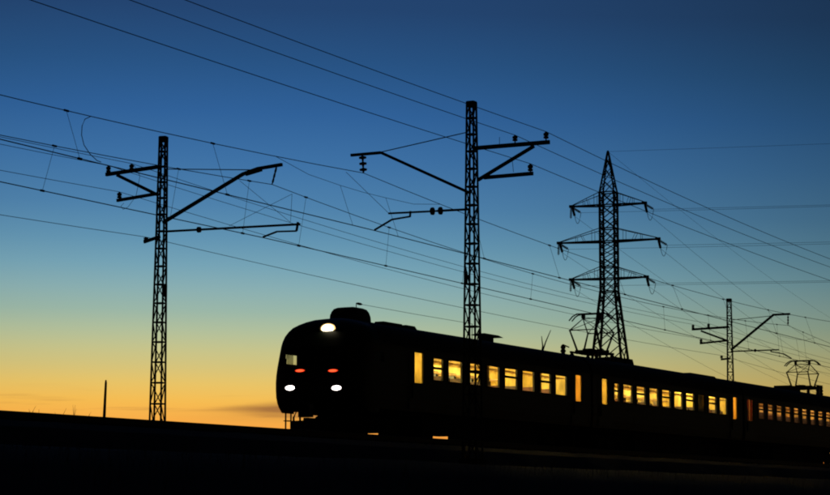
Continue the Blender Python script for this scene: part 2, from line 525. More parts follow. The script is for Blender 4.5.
catenary('near track overhead line, upper thick pair of wires hung from the tallest mast', YN,
         [Vector((XM - 58, mB.y, mB.z + .1)), mB, Vector((XM + 58, mB.y - .2, mB.z - .5)), Vector((XM + 116, mB.y, mB.z - .9))],
         [Vector((XM - 58, YN + .2, RZ + 6.62)), cB, Vector((XM + 58, YN - .3, RZ + 6.05)), Vector((XM + 116, YN + .1, RZ + 5.7))], XM,
         [8, 16, 23.5, 30, 36.6, 42.9, 49.7, 66.5, 73, 79.5, 86, 92.5, 99, 105, 124, 131, 138, 145],
         [('jumper_cable', .011, [PY(x, y, 32.1) for x, y in ((91, 116.2), (85, 119), (82, 126), (81.5, 135), (84, 145), (90, 154), (97, 160.5), (101, 162))])],
         [(XM, 5.4, .62)])
mA = PX(272.3, 184.5, XL); cA = PX(263, 237.6, XL)
mR = PX(788, 325.5, XR); cR = PX(791.5, 359, XR)
catenary('far track overhead line, lower pair of wires touched by the train pantograph', YF,
         [Vector((0.5, mA.y, mA.z + .1)), mA, mR, Vector((172, mR.y, mR.z - .4))],
         [Vector((0.5, YF + .3, RZ + 6.52)), cA, cR, Vector((172, YF + .2, RZ + 5.8))], XL,
         [20, 27, 33.5, 40, 46.5, 52.6, 56.6, 60.2, 66.2, 72.6, 79, 88, 94.5, 101, 107, 112.6, 117.5, 123, 130, 137],
         [('stay_wire', .007, [PX(239.5, 180.5, XL), PX(290, 222, XL)]), ('stay_wire', .007, [PY(292, 194, YF - .6), PX(229, 226, XL)]), ('stay_wire', .007, [PY(292, 194, YF - .6), PX(290.5, 222, XL)])],
         [(XR, 5.2, .7)])

# feeder wires on the mast brackets
def wire(label, spans, r_=.0105, group='feeder wires along the railway', name='feeder_wire', cat='wire', n=16):
    p = []
    for a, c, s in spans:
        q = sag_pts(a, c, s, n)
        p += q if not p else q[1:]
    o = p[0].copy()
    w_ = MB().tube([v - o for v in p], r_, 5).build(name, 'wire', None)
    w_.location = o
    return tag(w_, label, cat, group)
for px, lab, zl, s1, s2, dz in (((546, 131.5), 'uppermost of the three feeder wires crossing the top of the sky to the tallest mast', .3, .3, .55, -.45),
                            ((515, 135), 'middle of the three feeder wires crossing the sky, resting on the inner upper insulator', .3, .3, .45, -.45),
                            ((530.3, 163.6), 'lowest of the three feeder wires crossing the sky, on the lower bracket insulator', .1, .25, .35, -.4)):
    c = PX(*px, XM)
    e = c + Vector((58, 0, dz)); e2 = c + Vector((116, 0, 2 * dz))
    wire(lab, [(c + Vector((-58, 0, zl)), c, s1), (c, e, s2), (e, e2, s2)])
for pl, pr, lab, s_ in (((108.5, 165.5), (693, 324.5), 'feeder wire on the outermost insulator of the left mast bracket', .45),
                        ((131.7, 163.5), (708.5, 323.5), 'feeder wire on the inner upper insulator of the left mast bracket', .5),
                        ((119.5, 191.8), (701, 338.8), 'feeder wire on the lower bracket insulator of the left mast', .45),
                        ((146, 237), (721.5, 355.5), 'lowest thin wire, on the small lower bracket of the left mast', .25)):
    a = PX(*pl, XL); c = PX(*pr, XR)
    wire(lab, [(a + Vector((-57, 0, .1)), a, .45), (a, c, s_), (c, c + Vector((57, 0, -.3)), .45)], .0095)

# ------------------------------------------------------------------ transmission pylon
DT = 231.0
def ground_at(px, depth):
    r = FW.copy(); h = Vector((FW.x, FW.y, 0)).normalized()
    return Vector((0, 0, 0)) + h * depth + RT * ((px - CX) / F * depth / math.cos(PHI) * 1.0)
Pb = ground_at(609, DT)
T1 = ground_at(2500, 182); T2 = ground_at(950, 600)
def zt(y):                      # height on the pylon axis seen at image row y
    r = ray(609, y); k = math.hypot(Pb.x, Pb.y) / math.hypot(r.x, r.y)
    return ZC + r.z * k
d2 = (T2 - Pb).normalized()
arm_dir = Vector((d2.y, -d2.x, 0))          # to the right in the picture
rz = math.atan2(arm_dir.y, arm_dir.x)
py = thing('transmission_pylon', (Pb.x, Pb.y, 0), 'tall steel lattice pylon with three pairs of crossarms behind the train', 'pylon', rz=rz)
zW, zB, zBt, zM, zMt, zT, zTop, zA = zt(291.7), zt(278.8), zt(267), zt(241.5), zt(228.5), zt(205.3), zt(192.5), zt(151.5)
WB = 1.62; W0 = 7.0
cs = [(-1, -1), (1, -1), (1, 1), (-1, 1)]
def wt(z):
    if z < zW: return W0 + (WB - W0) * z / zW
    if z <= zTop: return WB
    return max(WB * (zA - z) / (zA - zTop), .12)
for a in cs:
    strut('leg', (a[0] * W0 / 2, a[1] * W0 / 2, -.2), (a[0] * WB / 2, a[1] * WB / 2, zW), .24, 'galv', py)
    strut('leg', (a[0] * WB / 2, a[1] * WB / 2, zW), (a[0] * WB / 2, a[1] * WB / 2, zTop), .2, 'galv', py)
    strut('leg', (a[0] * WB / 2, a[1] * WB / 2, zTop), (a[0] * .05, a[1] * .05, zA), .14, 'galv', py)
low = [0, 5.2, 9.6, 13.4, 16.6, 19.2, 21.4, 23.4]
low = [z * zW / 25.2 for z in low] + [zW]
mid = [zW, zB, zB + (zBt - zB), (zBt + zM) / 2 - .3, zM - .9, zM, zMt, (zMt + zT) / 2, zT, zTop]
pk = [zTop + (zA - zTop) * k for k in (0, .3, .58, .82)]
def X_face(z0_, z1_, k, w_):
    a, c = cs[k], cs[(k + 1) % 4]
    h0, h1 = wt(z0_) / 2, wt(z1_) / 2
    strut('brace', (a[0] * h0, a[1] * h0, z0_), (c[0] * h1, c[1] * h1, z1_), w_, 'galv', py)
    strut('brace', (c[0] * h0, c[1] * h0, z0_), (a[0] * h1, a[1] * h1, z1_), w_, 'galv', py)
def ring(z_, w_):
    h = wt(z_) / 2
    for k in range(4):
        a, c = cs[k], cs[(k + 1) % 4]
        strut('brace', (a[0] * h, a[1] * h, z_), (c[0] * h, c[1] * h, z_), w_, 'galv', py)
for seq, w_ in ((low, .1), (mid, .09), (pk, .07)):
    for za, zb in zip(seq, seq[1:]):
        for k in range(4): X_face(za, zb, k, w_)
for z_ in (zW, zB, zBt, zM, zMt, zT, zTop): ring(z_, .13)
MB().taper(-.12, .12, -.12, .12, zA - .25, zA + .12, .05, .05).build('peak_cap', 'galv', py)
for a in cs:
    MB().taper(a[0] * W0 / 2 - .5, a[0] * W0 / 2 + .5, a[1] * W0 / 2 - .5, a[1] * W0 / 2 + .5, -.5, .35, .1, .1).build('footing', 'sleeper', py)
tips = {}
for nm, zc, ztie, half in (('upper', zT, zTop, 4.1), ('middle', zM, zMt, 5.55), ('lower', zB, zBt, 4.2)):
    for s in (-1, 1):
        tip = Vector((s * half, 0, zc + .05))
        nb = 5
        for y_ in (-1, 1):
            root = Vector((s * WB / 2, y_ * WB / 2, zc)); up_ = Vector((s * WB / 2, y_ * WB / 2, ztie))
            tp = tip + Vector((0, y_ * .12, 0))
            strut('crossarm', root, tp, .16, 'galv', py)
            strut('crossarm_tie', up_, tp + Vector((0, 0, .12)), .07, 'galv', py)
            for i in range(1, nb - 1):
                u = i / nb
                strut('brace', root.lerp(tp, u), up_.lerp(tp, u if i % 2 else u + .08), .04, 'galv', py)
        for i in range(nb):
            u, v = i / nb, (i + 1) / nb
            y_ = 1 if i % 2 else -1
            strut('brace', Vector((s * WB / 2, y_ * WB / 2, zc)).lerp(tip + Vector((0, y_ * .12, 0)), u), Vector((s * WB / 2, -y_ * WB / 2, zc)).lerp(tip + Vector((0, -y_ * .12, 0)), v), .09, 'galv', py)
        MB().box(tip.x - .35, tip.x + .2, -.18, .18, tip.z - .12, tip.z + .16).build('arm_tip', 'galv', py)
        tips[(nm, s)] = tip
Mw = Matrix.Translation((Pb.x, Pb.y, 0)) @ Matrix.Rotation(rz, 4, 'Z')
Mi = Mw.inverted()
STR = [(0, .03)] + [v for i in range(8) for v in ((.06 + i * .11, .04), (.075 + i * .11, .15), (.11 + i * .11, .14), (.125 + i * .11, .05))] + [(1, .03)]
sd = {-1: 'left', 1: 'right'}
for (nm, s), tip in tips.items():
    wp = Mw @ tip
    ends = []
    for T, dest, sg in ((T1, 'the right edge', 1.0), (T2, 'the far distance', 7.0)):
        q = T + arm_dir * tip.x + Vector((0, 0, tip.z - (0 if T is T1 else 1.0)))
        d = (q - wp); d.z = 0; d.normalize()
        st = wp + Vector((0, 0, -.12)); en = st + d * .95 - Vector((0, 0, .85 if T is T2 else .6))
        MB().lathe(Mi @ st, Mi @ en, STR, 10).build('insulator_string', 'porcelain', py, True)
        wire('pylon conductor from the %s crossarm, %s end, running to %s' % (nm, sd[s], dest), [(en, q, sg)], .016, 'conductors of the transmission pylon', 'power_line')
        ends.append(en)
    jp = [Mi @ p for p in sag_pts(ends[0], ends[1], 1.0, 8)]
    MB().tube(jp, .03, 5).build('jumper_loop', 'wire', py)
    if s < 0:
        MB().lathe(tip + Vector((-.15, 0, -.1)), tip + Vector((-.2, 0, -1.35)), STR, 10).build('insulator_string', 'porcelain', py, True)
pk_ = Vector((Pb.x, Pb.y, zA))
wire('topmost wire from the pylon peak to the right edge', [(pk_, Vector((T1.x, T1.y, zA)), .7)], .014, 'conductors of the transmission pylon', 'ground_wire')
wire('thin wire from the pylon peak slanting down to the lower right', [(pk_, Vector((T2.x, T2.y, zA)), 5)], .014, 'conductors of the transmission pylon', 'ground_wire')

# ------------------------------------------------------------------ electric train
PROF = [(1.69, 1.12), (1.73, 1.45), (1.74, 1.9), (1.74, 3.3), (1.71, 3.52), (1.62, 3.73), (1.42, 3.94), (1.1, 4.09), (.7, 4.19), (.33, 4.245), (0, 4.26)]
def hw(z):
    for (wa, za), (wb, zb) in zip(PROF, PROF[1:]):
        if za <= z <= zb: return wa + (wb - wa) * (z - za) / (zb - za)
    return PROF[0][0] if z < 2 else 0
HWS = 1.74
def wall(mb, y, x0, x1, z0, z1, holes):
    xs_ = sorted({x0, x1, *[h[0] for h in holes], *[h[1] for h in holes]})
    zs_ = sorted({z0, z1, *[h[2] for h in holes], *[h[3] for h in holes]})
    for xa, xb in zip(xs_, xs_[1:]):
        for za, zb in zip(zs_, zs_[1:]):
            xm, zm = (xa + xb) / 2, (za + zb) / 2
            if any(h[0] < xm < h[1] and h[2] < zm < h[3] for h in holes): continue
            mb.quad((xa, y, za), (xb, y, za), (xb, y, zb), (xa, y, zb))
def make_bogie(car, xc, motor):
    bg_ = MB()
    for s in (-1, 1):
        y = s * 1.12
        bg_.box(xc - 1.75, xc + 1.75, y - .09, y + .09, .62, .86)
        for dx in (-1.3, 1.3):
            bg_.box(xc + dx - .17, xc + dx + .17, y - .14, y + .14, .33, .66)       # axle boxes
        bg_.box(xc - .55, xc + .55, y - .16, y + .16, .36, .62)                      # spring plank
        for dx in (-.35, 0, .35):
            bg_.tube([(xc + dx, y, .38), (xc + dx, y, .98)], .1, 8)
        for dx in (-.72, .72, -1.86, 1.86):
            bg_.box(xc + dx - .06, xc + dx + .06, y - .3 * (s > 0) , y + .3 * (s < 0), .35, .8)   # brake gear
    bg_.box(xc - .4, xc + .4, -1.1, 1.1, .6, .95)
    if motor:
        for dx in (-.7, .7): bg_.box(xc + dx - .38, xc + dx + .38, -.62, .62, .22, .8)
    o = bg_.build('bogie', 'under', car)
    for dx in (-1.3, 1.3):
        w_ = MB()
        w_.tube([(xc + dx, -.8, .475), (xc + dx, .8, .475)], .08, 8)
        for s in (-1, 1):
            w_.lathe((xc + dx, s * .72, .475), (xc + dx, s * .86, .475), [(0, .50), (.2, .48), (.9, .472), (1, .42)], 20)
        w_.build('wheelset', 'under', o)
def window(car, x0, x1, z0, z1, s, mull, kind='window'):
    y = s * HWS
    f = MB()
    ya, yb = (y - .05, y + .02) if s > 0 else (y - .02, y + .05)
    t_ = .035
    f.box(x0 - .02, x0 + t_, ya, yb, z0 - .02, z1 + .02); f.box(x1 - t_, x1 + .02, ya, yb, z0 - .02, z1 + .02)
    f.box(x0 + t_, x1 - t_, ya, yb, z0 - .02, z0 + t_); f.box(x0 + t_, x1 - t_, ya, yb, z1 - t_, z1 + .02)
    if mull:
        zm = z1 - (z1 - z0) * mull
        f.box(x0 + t_, x1 - t_, ya + .005, yb - .005, zm - .04, zm + .04)
    o = f.build('window_frame', 'frame_dark', car)
    yp = y - s * .02
    MB().quad((x0, yp, z0), (x1, yp, z0), (x1, yp, z1), (x0, yp, z1)).build('pane', 'pane_glass', o)
def make_car(X0, L, label, wins, doors, mulls, tube, cab=False, body='body_green'):
    car = thing('train_carriage', (X0, YF, RZ), label, 'carriage', 'carriages of the electric train')
    z0, z1 = 2.27, 3.11
    xs0 = 1.62 if cab else .12
    xe = L - .12
    holes = [(a, c, z0, z1) for a, c in wins] + [(a, c, 2.13, 3.2) for a, c in doors]
    holes_side = holes + ([(1.62, 1.86, 2.72, 3.04)] if cab else [])
    # outer shell
    sh = MB()
    for s in (-1, 1):
        wall(sh, s * HWS, xs0, xe, 1.9, 3.3, holes_side)
        for (wa, za), (wb, zb) in zip(PROF[:2], PROF[1:3]):
            sh.quad((xs0, s * wa, za), (xe, s * wa, za), (xe, s * wb, zb), (xs0, s * wb, zb))
        for zr in (1.62, 2.0):                                   # pressed ribs below the windows
            sh.box(xs0 + .1, xe - .1, min(s * 1.735, s * 1.758), max(s * 1.735, s * 1.758), zr, zr + .05)
        sh.box(xs0, xe, min(s * 1.735, s * 1.775), max(s * 1.735, s * 1.775), 3.3, 3.335)   # gutter
    for x_ in ([xe] if cab else [xs0, xe]):
        for s in (-1, 1):                                        # end walls beside the gangway door
            k = [(s * w_, z_) for w_, z_ in PROF]
            sh.v += [(x_, y_, z_) for y_, z_ in k] + [(x_, s * .5, 1.12), (x_, s * .5, 3.25), (x_, 0, 3.25)]
            b0 = len(sh.v) - len(k) - 3
            sh.f.append(tuple(range(b0, b0 + len(k))) + (b0 + len(k) + 2, b0 + len(k) + 1, b0 + len(k)))
    sh.quad((xs0, -1.69, 1.12), (xe, -1.69, 1.12), (xe, 1.69, 1.12), (xs0, 1.69, 1.12))
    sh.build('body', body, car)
    # roof
    rf = MB()
    ys = [(w_, z_) for w_, z_ in PROF[3:]] + [(-w_, z_) for w_, z_ in reversed(PROF[3:-1])]
    nx = 14
    for i in range(nx + 1):
        x_ = xs0 + (xe - xs0) * i / nx
        rf.v += [(x_, y_, z_) for y_, z_ in ys]
    k = len(ys)
    for i in range(nx):
        rf.f += [(i * k + j, i * k + j + 1, (i + 1) * k + j + 1, (i + 1) * k + j) for j in range(k - 1)]
    roof = rf.build('roof', 'roof_grey', car, True)
    # interior
    xi0 = 3.2 if cab else xs0 + .1
    xi1 = xe - .1
    ln = MB()
    for s in (-1, 1): wall(ln, s * (HWS - .07), xi0, xi1, 1.3, 3.35, holes)
    for x_ in (xi0, xi1): ln.quad((x_, -1.67, 1.3), (x_, 1.67, 1.3), (x_, 1.67, 3.6), (x_, -1.67, 3.6))
    for x_ in (doors[0][1] + .42, doors[-1][0] - .42):           # vestibule partitions with a doorway
        for s in (-1, 1): ln.quad((x_, s * .45, 1.3), (x_, s * 1.67, 1.3), (x_, s * 1.67, 3.5), (x_, s * .45, 3.5))
    ln.build('wall_lining', 'lining', car)
    cl = MB()
    for ya, za, yb, zb in ((-1.67, 3.35, -1.1, 3.68), (-1.1, 3.68, 1.1, 3.72), (1.1, 3.68, 1.67, 3.35)):
        cl.quad((xi0, ya, za), (xi1, ya, za), (xi1, yb, zb if yb != 1.1 else 3.68), (xi0, yb, zb if yb != 1.1 else 3.68))
    cl.build('ceiling_lining', 'lining_ceiling', car)
    MB().box(xi0, xi1, -1.67, 1.67, 1.24, 1.3).build('floor', 'floor_lino', car)
    x_ = xi0 + .5
    while x_ < xi1 - .8:
        for y_ in (-.7, .7):
            MB().taper(x_, x_ + .75, y_ - .13, y_ + .13, 3.57, 3.66, -.03, -.03).build('ceiling_lamp', tube, car)
        x_ += 1.6
    si = 0
    x_ = doors[0][1] + .75
    rnd = random.Random(int(X0))
    while x_ < doors[-1][0] - .9:
        for s in (-1, 1):
            ht = rnd.choice((2.44, 2.5, 2.54, 2.6, 2.66)) if tube != 'tube_dim' else rnd.choice((2.58, 2.66, 2.7))
            st = MB().box(x_ + .02, x_ + .1, s * 1.08 - .5, s * 1.08 + .5, 1.72, ht - .08)
            st.taper(x_ + .0, x_ + .12, s * 1.08 - .48, s * 1.08 + .48, ht - .16, ht, .03, .1)
            st.box(x_ - .42, x_ + .52, s * 1.08 - .5, s * 1.08 + .5, 1.64, 1.76)
            st.box(x_ - .3, x_ + .4, s * 1.08 - .06, s * 1.08 + .06, 1.3, 1.64)
            st.build('seat', 'seat_brown' if rnd.random() < .6 else 'seat_red', car)
        x_ += 1.58
    for s in (-1, 1):                                            # luggage racks under the ceiling
        for r0 in (doors[0][1] + .6,):
            lr = MB()
            for y_ in (1.2, 1.38, 1.56): lr.box(r0, doors[-1][0] - .6, min(s * y_, s * (y_ + .03)), max(s * y_, s * (y_ + .03)), 2.99, 3.02)
            x2 = r0 + .2
            while x2 < doors[-1][0] - .7:
                lr.box(x2, x2 + .03, min(s * 1.18, s * 1.67), max(s * 1.18, s * 1.67), 2.96, 2.99)
                x2 += .78
            lr.build('luggage_rack', 'curtain', car)
    # windows and doors
    for i, (a, c) in enumerate(wins):
        for s in (-1, 1): window(car, a, c, z0, z1, s, mulls[i])
    for a, c in doors:
        for s in (-1, 1):
            y_ = s * HWS
            dr = MB()
            wall(dr, y_ + s * .014, a - .42, c + .42, 1.2, 3.26, [(a, c, 2.13, 3.2)])
            dr.box((a + c) / 2 - .55, (a + c) / 2 - .52, min(y_, y_ + s * .06), max(y_, y_ + s * .06), 1.6, 2.1)
            d_ = dr.build('door', body, car)
            MB().quad((a, y_ - s * .01, 2.13), (c, y_ - s * .01, 2.13), (c, y_ - s * .01, 3.2), (a, y_ - s * .01, 3.2)).build('pane', 'vestibule_light_tint' if a > 10 else 'pane_glass', d_)
            MB().box(a - .5, c + .5, min(y_ - s * .3, y_ + s * .05), max(y_ - s * .3, y_ + s * .05), .95, 1.0).build('footboard', 'under', car)
    # a few drawn curtains
    for i, (a, c) in enumerate(wins):
        if rnd.random() < .3:
            cu = MB()
            k = 7
            x2 = a + (c - a) * rnd.choice((.3, .45))
            for j in range(k):
                u, v = a + (x2 - a) * j / k, a + (x2 - a) * (j + 1) / k
                oy = .02 * (j % 2); ov = .02 * ((j + 1) % 2)
                cu.quad((u, -1.64 + oy, z0 - .05), (v, -1.64 + ov, z0 - .05), (v, -1.64 + ov, z1 + .05), (u, -1.64 + oy, z1 + .05))
            cu.build('curtain', 'curtain', car)
    # gangway
    for x_, dx in ([(xe, .14)] if cab else [(xs0, -.14), (xe, .14)]):
        gw = MB()
        for i in range(3):
            u0, u1 = x_ + dx * i / 3, x_ + dx * (i + .7) / 3
            gw.box(min(u0, u1), max(u0, u1), -.55, .55, 1.1, 3.3)
        gw.build('gangway_bellows', 'rubber', car)
    MB().tube([(xe - .6, 0, 1.0), (xe + .14, 0, 1.0)], .1, 8).build('coupler', 'under', car)
    make_bogie(car, 3.2 if cab else 3.3, not cab)
    make_bogie(car, L - 3.3, not cab)
    ub = MB()
    ub.box(xs0, xe, -1.35, 1.35, .98, 1.115)
    ub.build('underframe', 'under', car)
    return car, roof, xs0, xe
def under_boxes(car, spans, y0, y1, z):
    for i, (a, c) in enumerate(spans):
        MB().taper(a, c, y0, y1, z, 1.0, -.0, -.0).build('underfloor_box', 'under', car)
def roof_vent(car, x, y, l=.7, w=.5, h=.16):
    z = 4.26 - .16 * (abs(y) / .9) ** 2 - .05
    MB().taper(x - l / 2, x + l / 2, y - w / 2, y + w / 2, z, z + h, .06, .08).build('roof_vent', 'roof_grey', car)
def pantograph(car, x, ztop):
    p = MB()
    p.box(x - 1.05, x + 1.05, -.62, -.54, 4.50, 4.58); p.box(x - 1.05, x + 1.05, .54, .62, 4.50, 4.58)
    for u in (-.95, -.3, .3, .95): p.box(x + u - .05, x + u + .05, -.62, .62, 4.49, 4.55)
    p.tube([(x - .35, -.65, 4.62), (x - .35, .65, 4.62)], .05, 8); p.tube([(x + .35, -.65, 4.62), (x + .35, .65, 4.62)], .05, 8)
    p.box(x - .6, x - .1, -.2, .2, 4.55, 4.70)
    o = p.build('pantograph', 'frame_dark', car)
    for u in (-.9, .9):
        for y in (-.58, .58):
            MB().lathe((x + u, y, 4.18), (x + u, y, 4.5), [(0, .07), (.15, .11), (.3, .07), (.45, .11), (.6, .07), (.75, .11), (.9, .07), (1, .06)], 10).build('insulator', 'porcelain', o, True)
    zk = 4.62 + (ztop - 4.62) * .52
    zt_ = ztop - .22
    for s in (-1, 1):
        kx = x + s * 1.02
        for y in (-1, 1):
            MB().tube([(x + s * .35, y * .55, 4.62), (kx, y * .62, zk)], [.046, .034], 6).build('lower_arm', 'frame_dark', o)
            MB().tube([(kx, y * .62, zk), (x, y * .42, zt_)], [.03, .022], 6).build('upper_arm', 'frame_dark', o)
        MB().tube([(kx, -.66, zk), (kx, .66, zk)], .024, 6).build('knee_tube', 'frame_dark', o)
        MB().tube([(kx, -.62, zk), (x, .42, zt_)], .014, 5).build('cross_brace', 'frame_dark', o)
        MB().tube([(kx, .62, zk), (x, -.42, zt_)], .014, 5).build('cross_brace', 'frame_dark', o)
    MB().tube([(x, -.45, zt_), (x, .45, zt_)], .022, 6).build('head_tube', 'frame_dark', o)
    for u in (-.16, .16):
        MB().tube([(x + u, -1.02, ztop - .3), (x + u, -.85, ztop - .12), (x + u, -.66, ztop - .02), (x + u, .66, ztop - .02), (x + u, .85, ztop - .12), (x + u, 1.02, ztop - .3)], .03, 6).build('collector_bow', 'frame_dark', o)
    for y in (-.4, .4):
        MB().box(x - .16, x + .16, y - .03, y + .03, zt_, ztop - .04).build('bow_spring', 'frame_dark', o)
    return o

C1, C2, C3 = 61.9, 82.02, 101.5
# ---- leading cab car
w1 = [(67.41, 68.21)] + [(68.61 + 1.605 * i, 68.61 + 1.605 * i + 1.15) for i in range(7)]
w1 = [(a - C1, c - C1) for a, c in w1]
d1 = [(65.98 - C1, 66.67 - C1), (80.3 - C1, 80.98 - C1)]
m1 = [.45, 0, .42, 0, .42, 0, .42, 0]
car1, roof1, _, xe1 = make_car(C1, C2 - C1, 'leading carriage with driver cab, lit headlamp and glowing yellow windows', w1, d1, m1, 'tube_warm', cab=True)
ZL = [1.0, 1.06, 1.16, 1.3, 1.5, 1.75, 2.0, 2.25, 2.5, 2.72, 2.9, 3.04, 3.2, 3.3, 3.45, 3.62, 3.78, 3.92, 4.03, 4.12, 4.19, 4.235, 4.258]
XFZ = [(1.0, .3), (1.16, .08), (1.35, -.06), (1.6, -.1), (1.9, -.12), (2.2, -.09), (2.5, 0), (2.8, .12), (3.2, .29), (3.6, .48), (3.9, .68), (4.1, .9), (4.2, 1.1), (4.26, 1.5)]
def xf(z):
    for (za, a), (zb, c) in zip(XFZ, XFZ[1:]):
        if za <= z <= zb: return a + (c - a) * (z - za) / (zb - za)
    return 1.5
NA = 96
def nose_pt(z, i, inset=0.0):
    a = math.pi * i / NA
    w_ = hw(z) - inset
    f_ = xf(z) + inset
    ca, sa = math.cos(a), math.sin(a)
    return (1.62 - (1.62 - f_) * abs(sa) ** .46, math.copysign(w_ * abs(ca) ** .36, ca), z)
ns = MB(); wp_l = {}
for z in ZL:
    for i in range(NA + 1): ns.v.append(nose_pt(z, i))
for j in range(len(ZL) - 1):
    zm = (ZL[j] + ZL[j + 1]) / 2
    for i in range(NA):
        x_, y_, _ = nose_pt(zm, i + .5)
        key = None
        if 2.5 <= zm <= 3.3:
            if abs(y_) < 1.52 and abs(y_) > .09 and x_ < .85 and zm < 3.22: key = ('windscreen', 1 if y_ > 0 else -1)
            elif abs(y_) >= 1.6 and 1.16 < x_ < 1.62 and 2.72 < zm < 3.04: key = ('cab_side_window', 1 if y_ > 0 else -1)
        a = j * (NA + 1) + i
        f_ = (a, a + 1, a + NA + 2, a + NA + 1)
        if key: wp_l.setdefault(key, []).append((j, i))
        else: ns.f.append(f_)
nose = ns.build('cab_nose', 'body_green', car1, True)
tag(nose, 'rounded sloping cab front with two windscreens')
for (nm, s), cells in wp_l.items():
    g_ = MB()
    for j, i in cells:
        g_.quad(*[nose_pt(zz, ii, .012) for zz, ii in ((ZL[j], i), (ZL[j], i + 1), (ZL[j + 1], i + 1), (ZL[j + 1], i))])
    g_.build(nm, 'cab_glass', car1)
MB().quad((3.15, -1.7, 1.12), (3.15, 1.7, 1.12), (3.15, 1.6, 3.7), (3.15, -1.6, 3.7)).build('cab_bulkhead', 'under', car1)
dk = MB().box(.75, 1.3, -1.5, 1.5, 1.3, 2.3)
dk.box(1.9, 2.3, -.95, -.5, 1.75, 2.55)
dk.build('driver_desk', 'under', car1)
MB().box(.45, 3.1, -1.6, 1.6, 1.24, 1.3).build('cab_floor', 'under', car1)
def lamp(nm, px, x, ry, rz_, m_, housing=True):
    p = PX(*px, C1 + x) - Vector((C1, YF, RZ))
    h = MB()
    nn = 20
    c0 = Vector((p.x, p.y, p.z))
    ringv = [(math.cos(2 * math.pi * i / nn), math.sin(2 * math.pi * i / nn)) for i in range(nn)]
    if housing:
        k = 1.25
        for dx, f_ in ((.3, k), (-.03, k), (-.03, 1.05), (.02, 1.0)):
            h.v += [(c0.x + dx, c0.y + a * ry * f_, c0.z + b_ * rz_ * f_) for a, b_ in ringv]
        for q in range(3):
            for i in range(nn): h.f.append((q * nn + i, q * nn + (i + 1) % nn, (q + 1) * nn + (i + 1) % nn, (q + 1) * nn + i))
    ho = h.build(nm, 'frame_dark', car1)
    l_ = MB()
    l_.v.append((c0.x - .035, c0.y, c0.z))
    for dx, f_ in ((-.02, .78), (.01, 1.0)):
        l_.v += [(c0.x + dx, c0.y + a * ry * f_, c0.z + b_ * rz_ * f_) for a, b_ in ringv]
    rim = MB()
    rim.v = list(l_.v)
    for i in range(nn):
        l_.f.append((0, 1 + i, 1 + (i + 1) % nn))
        rim.f.append((1 + i, 1 + nn + i, 1 + nn + (i + 1) % nn, 1 + (i + 1) % nn))
    l_.build('lens', m_, ho, True)
    rim.build('lens_rim', {'headlamp': 'lamp_rim', 'marker_lamp': 'red_rim'}.get(nm, m_), ho, True)
lamp('headlamp', (328, 328.5), .6, .29, .17, 'headlamp')
lamp('buffer_lamp', (290, 388), -.13, .185, .08, 'buffer_lamp')
lamp('buffer_lamp', (336.5, 388), -.13, .185, .08, 'buffer_lamp')
lamp('marker_lamp', (300, 370.7), -.07, .2, .05, 'red_lamp')
lamp('marker_lamp', (333, 370.7), -.07, .2, .05, 'red_lamp')
ac = MB()
for z_, q in ((4.12, -.02), (4.4, 0), (4.55, .04), (4.65, .1), (4.70, .2), (4.72, .34)):
    ac.v += [(2.05 + q + .08 * k / 1.0, y, z_) for k, y in ((0, -.52 + q), (0, .52 - q))] + [(3.1 - q, y, z_) for y in (.52 - q, -.52 + q)]
for k in range(5):
    ac.f += [(k * 4 + i, k * 4 + (i + 1) % 4, k * 4 + 4 + (i + 1) % 4, k * 4 + 4 + i) for i in range(4)]
ac.f.append((20, 21, 22, 23))
ac.box(1.96, 2.2, -.46, .46, 4.4, 4.45)
ac.build('roof_unit', 'roof_grey', car1)
for x_ in (3.9, 4.6, 5.6): roof_vent(car1, x_, -.62, .8, .5, .15)
for x_ in (3.9, 4.6, 5.6, 8.2, 10.2, 15.2, 17.4): roof_vent(car1, x_, .62, .8, .5, .13)
an = MB().tube([(3.0, 0, 4.9), (7.5, 0, 4.885), (12.3, 0, 4.9)], .008, 5)
an.tube([(3.0, 0, 4.6), (3.0, 0, 4.9)], .015, 5); an.tube([(12.3, 0, 4.22), (12.3, 0, 4.9)], .015, 5)
an.lathe((3.0, 0, 4.905), (3.45, 0, 4.9), [(0, .02), (.3, .045), (.7, .045), (1, .01)], 8)
an.build('roof_antenna', 'frame_dark', car1)
sl = MB().taper(12.7, 14.6, -.28, .28, 4.5, 4.58, .3, .08)
for x_ in (13.2, 13.9): sl.box(x_ - .04, x_ + .04, -.15, .15, 4.2, 4.51)
sl.build('roof_deflector', 'roof_grey', car1)
cp = MB()
cp.box(-.42, .5, -.12, .12, .88, 1.12); cp.box(-.62, -.36, -.24, .2, .78, 1.2)
cp.build('coupler', 'under', car1)
for y_ in (-.62, .55, .8): MB().tube([(.35, y_, 1.1), (.1, y_, .8), (.12, y_, .5), (.3, y_, .42)], .035, 6).build('air_hose', 'rubber', car1)
pl = MB()
for s in (-1, 1):
    pl.v += [(.15, 0, .2), (.55, s * 1.2, .2), (.55, s * 1.2, .72), (.25, 0, .72)]
    k = len(pl.v) - 4
    pl.f.append((k, k + 1, k + 2, k + 3))
pl.build('obstacle_deflector', 'under', car1)
for s in (-1, 1):
    lad = MB()
    for x_ in (.75, 1.1): lad.box(x_ - .02, x_ + .02, s * 1.5 - .02, s * 1.5 + .02, .4, 1.15)
    for z_ in (.42, .72): lad.box(.75, 1.1, s * 1.5 - .09, s * 1.5 + .09, z_, z_ + .03)
    lad.build('cab_step', 'under', car1)
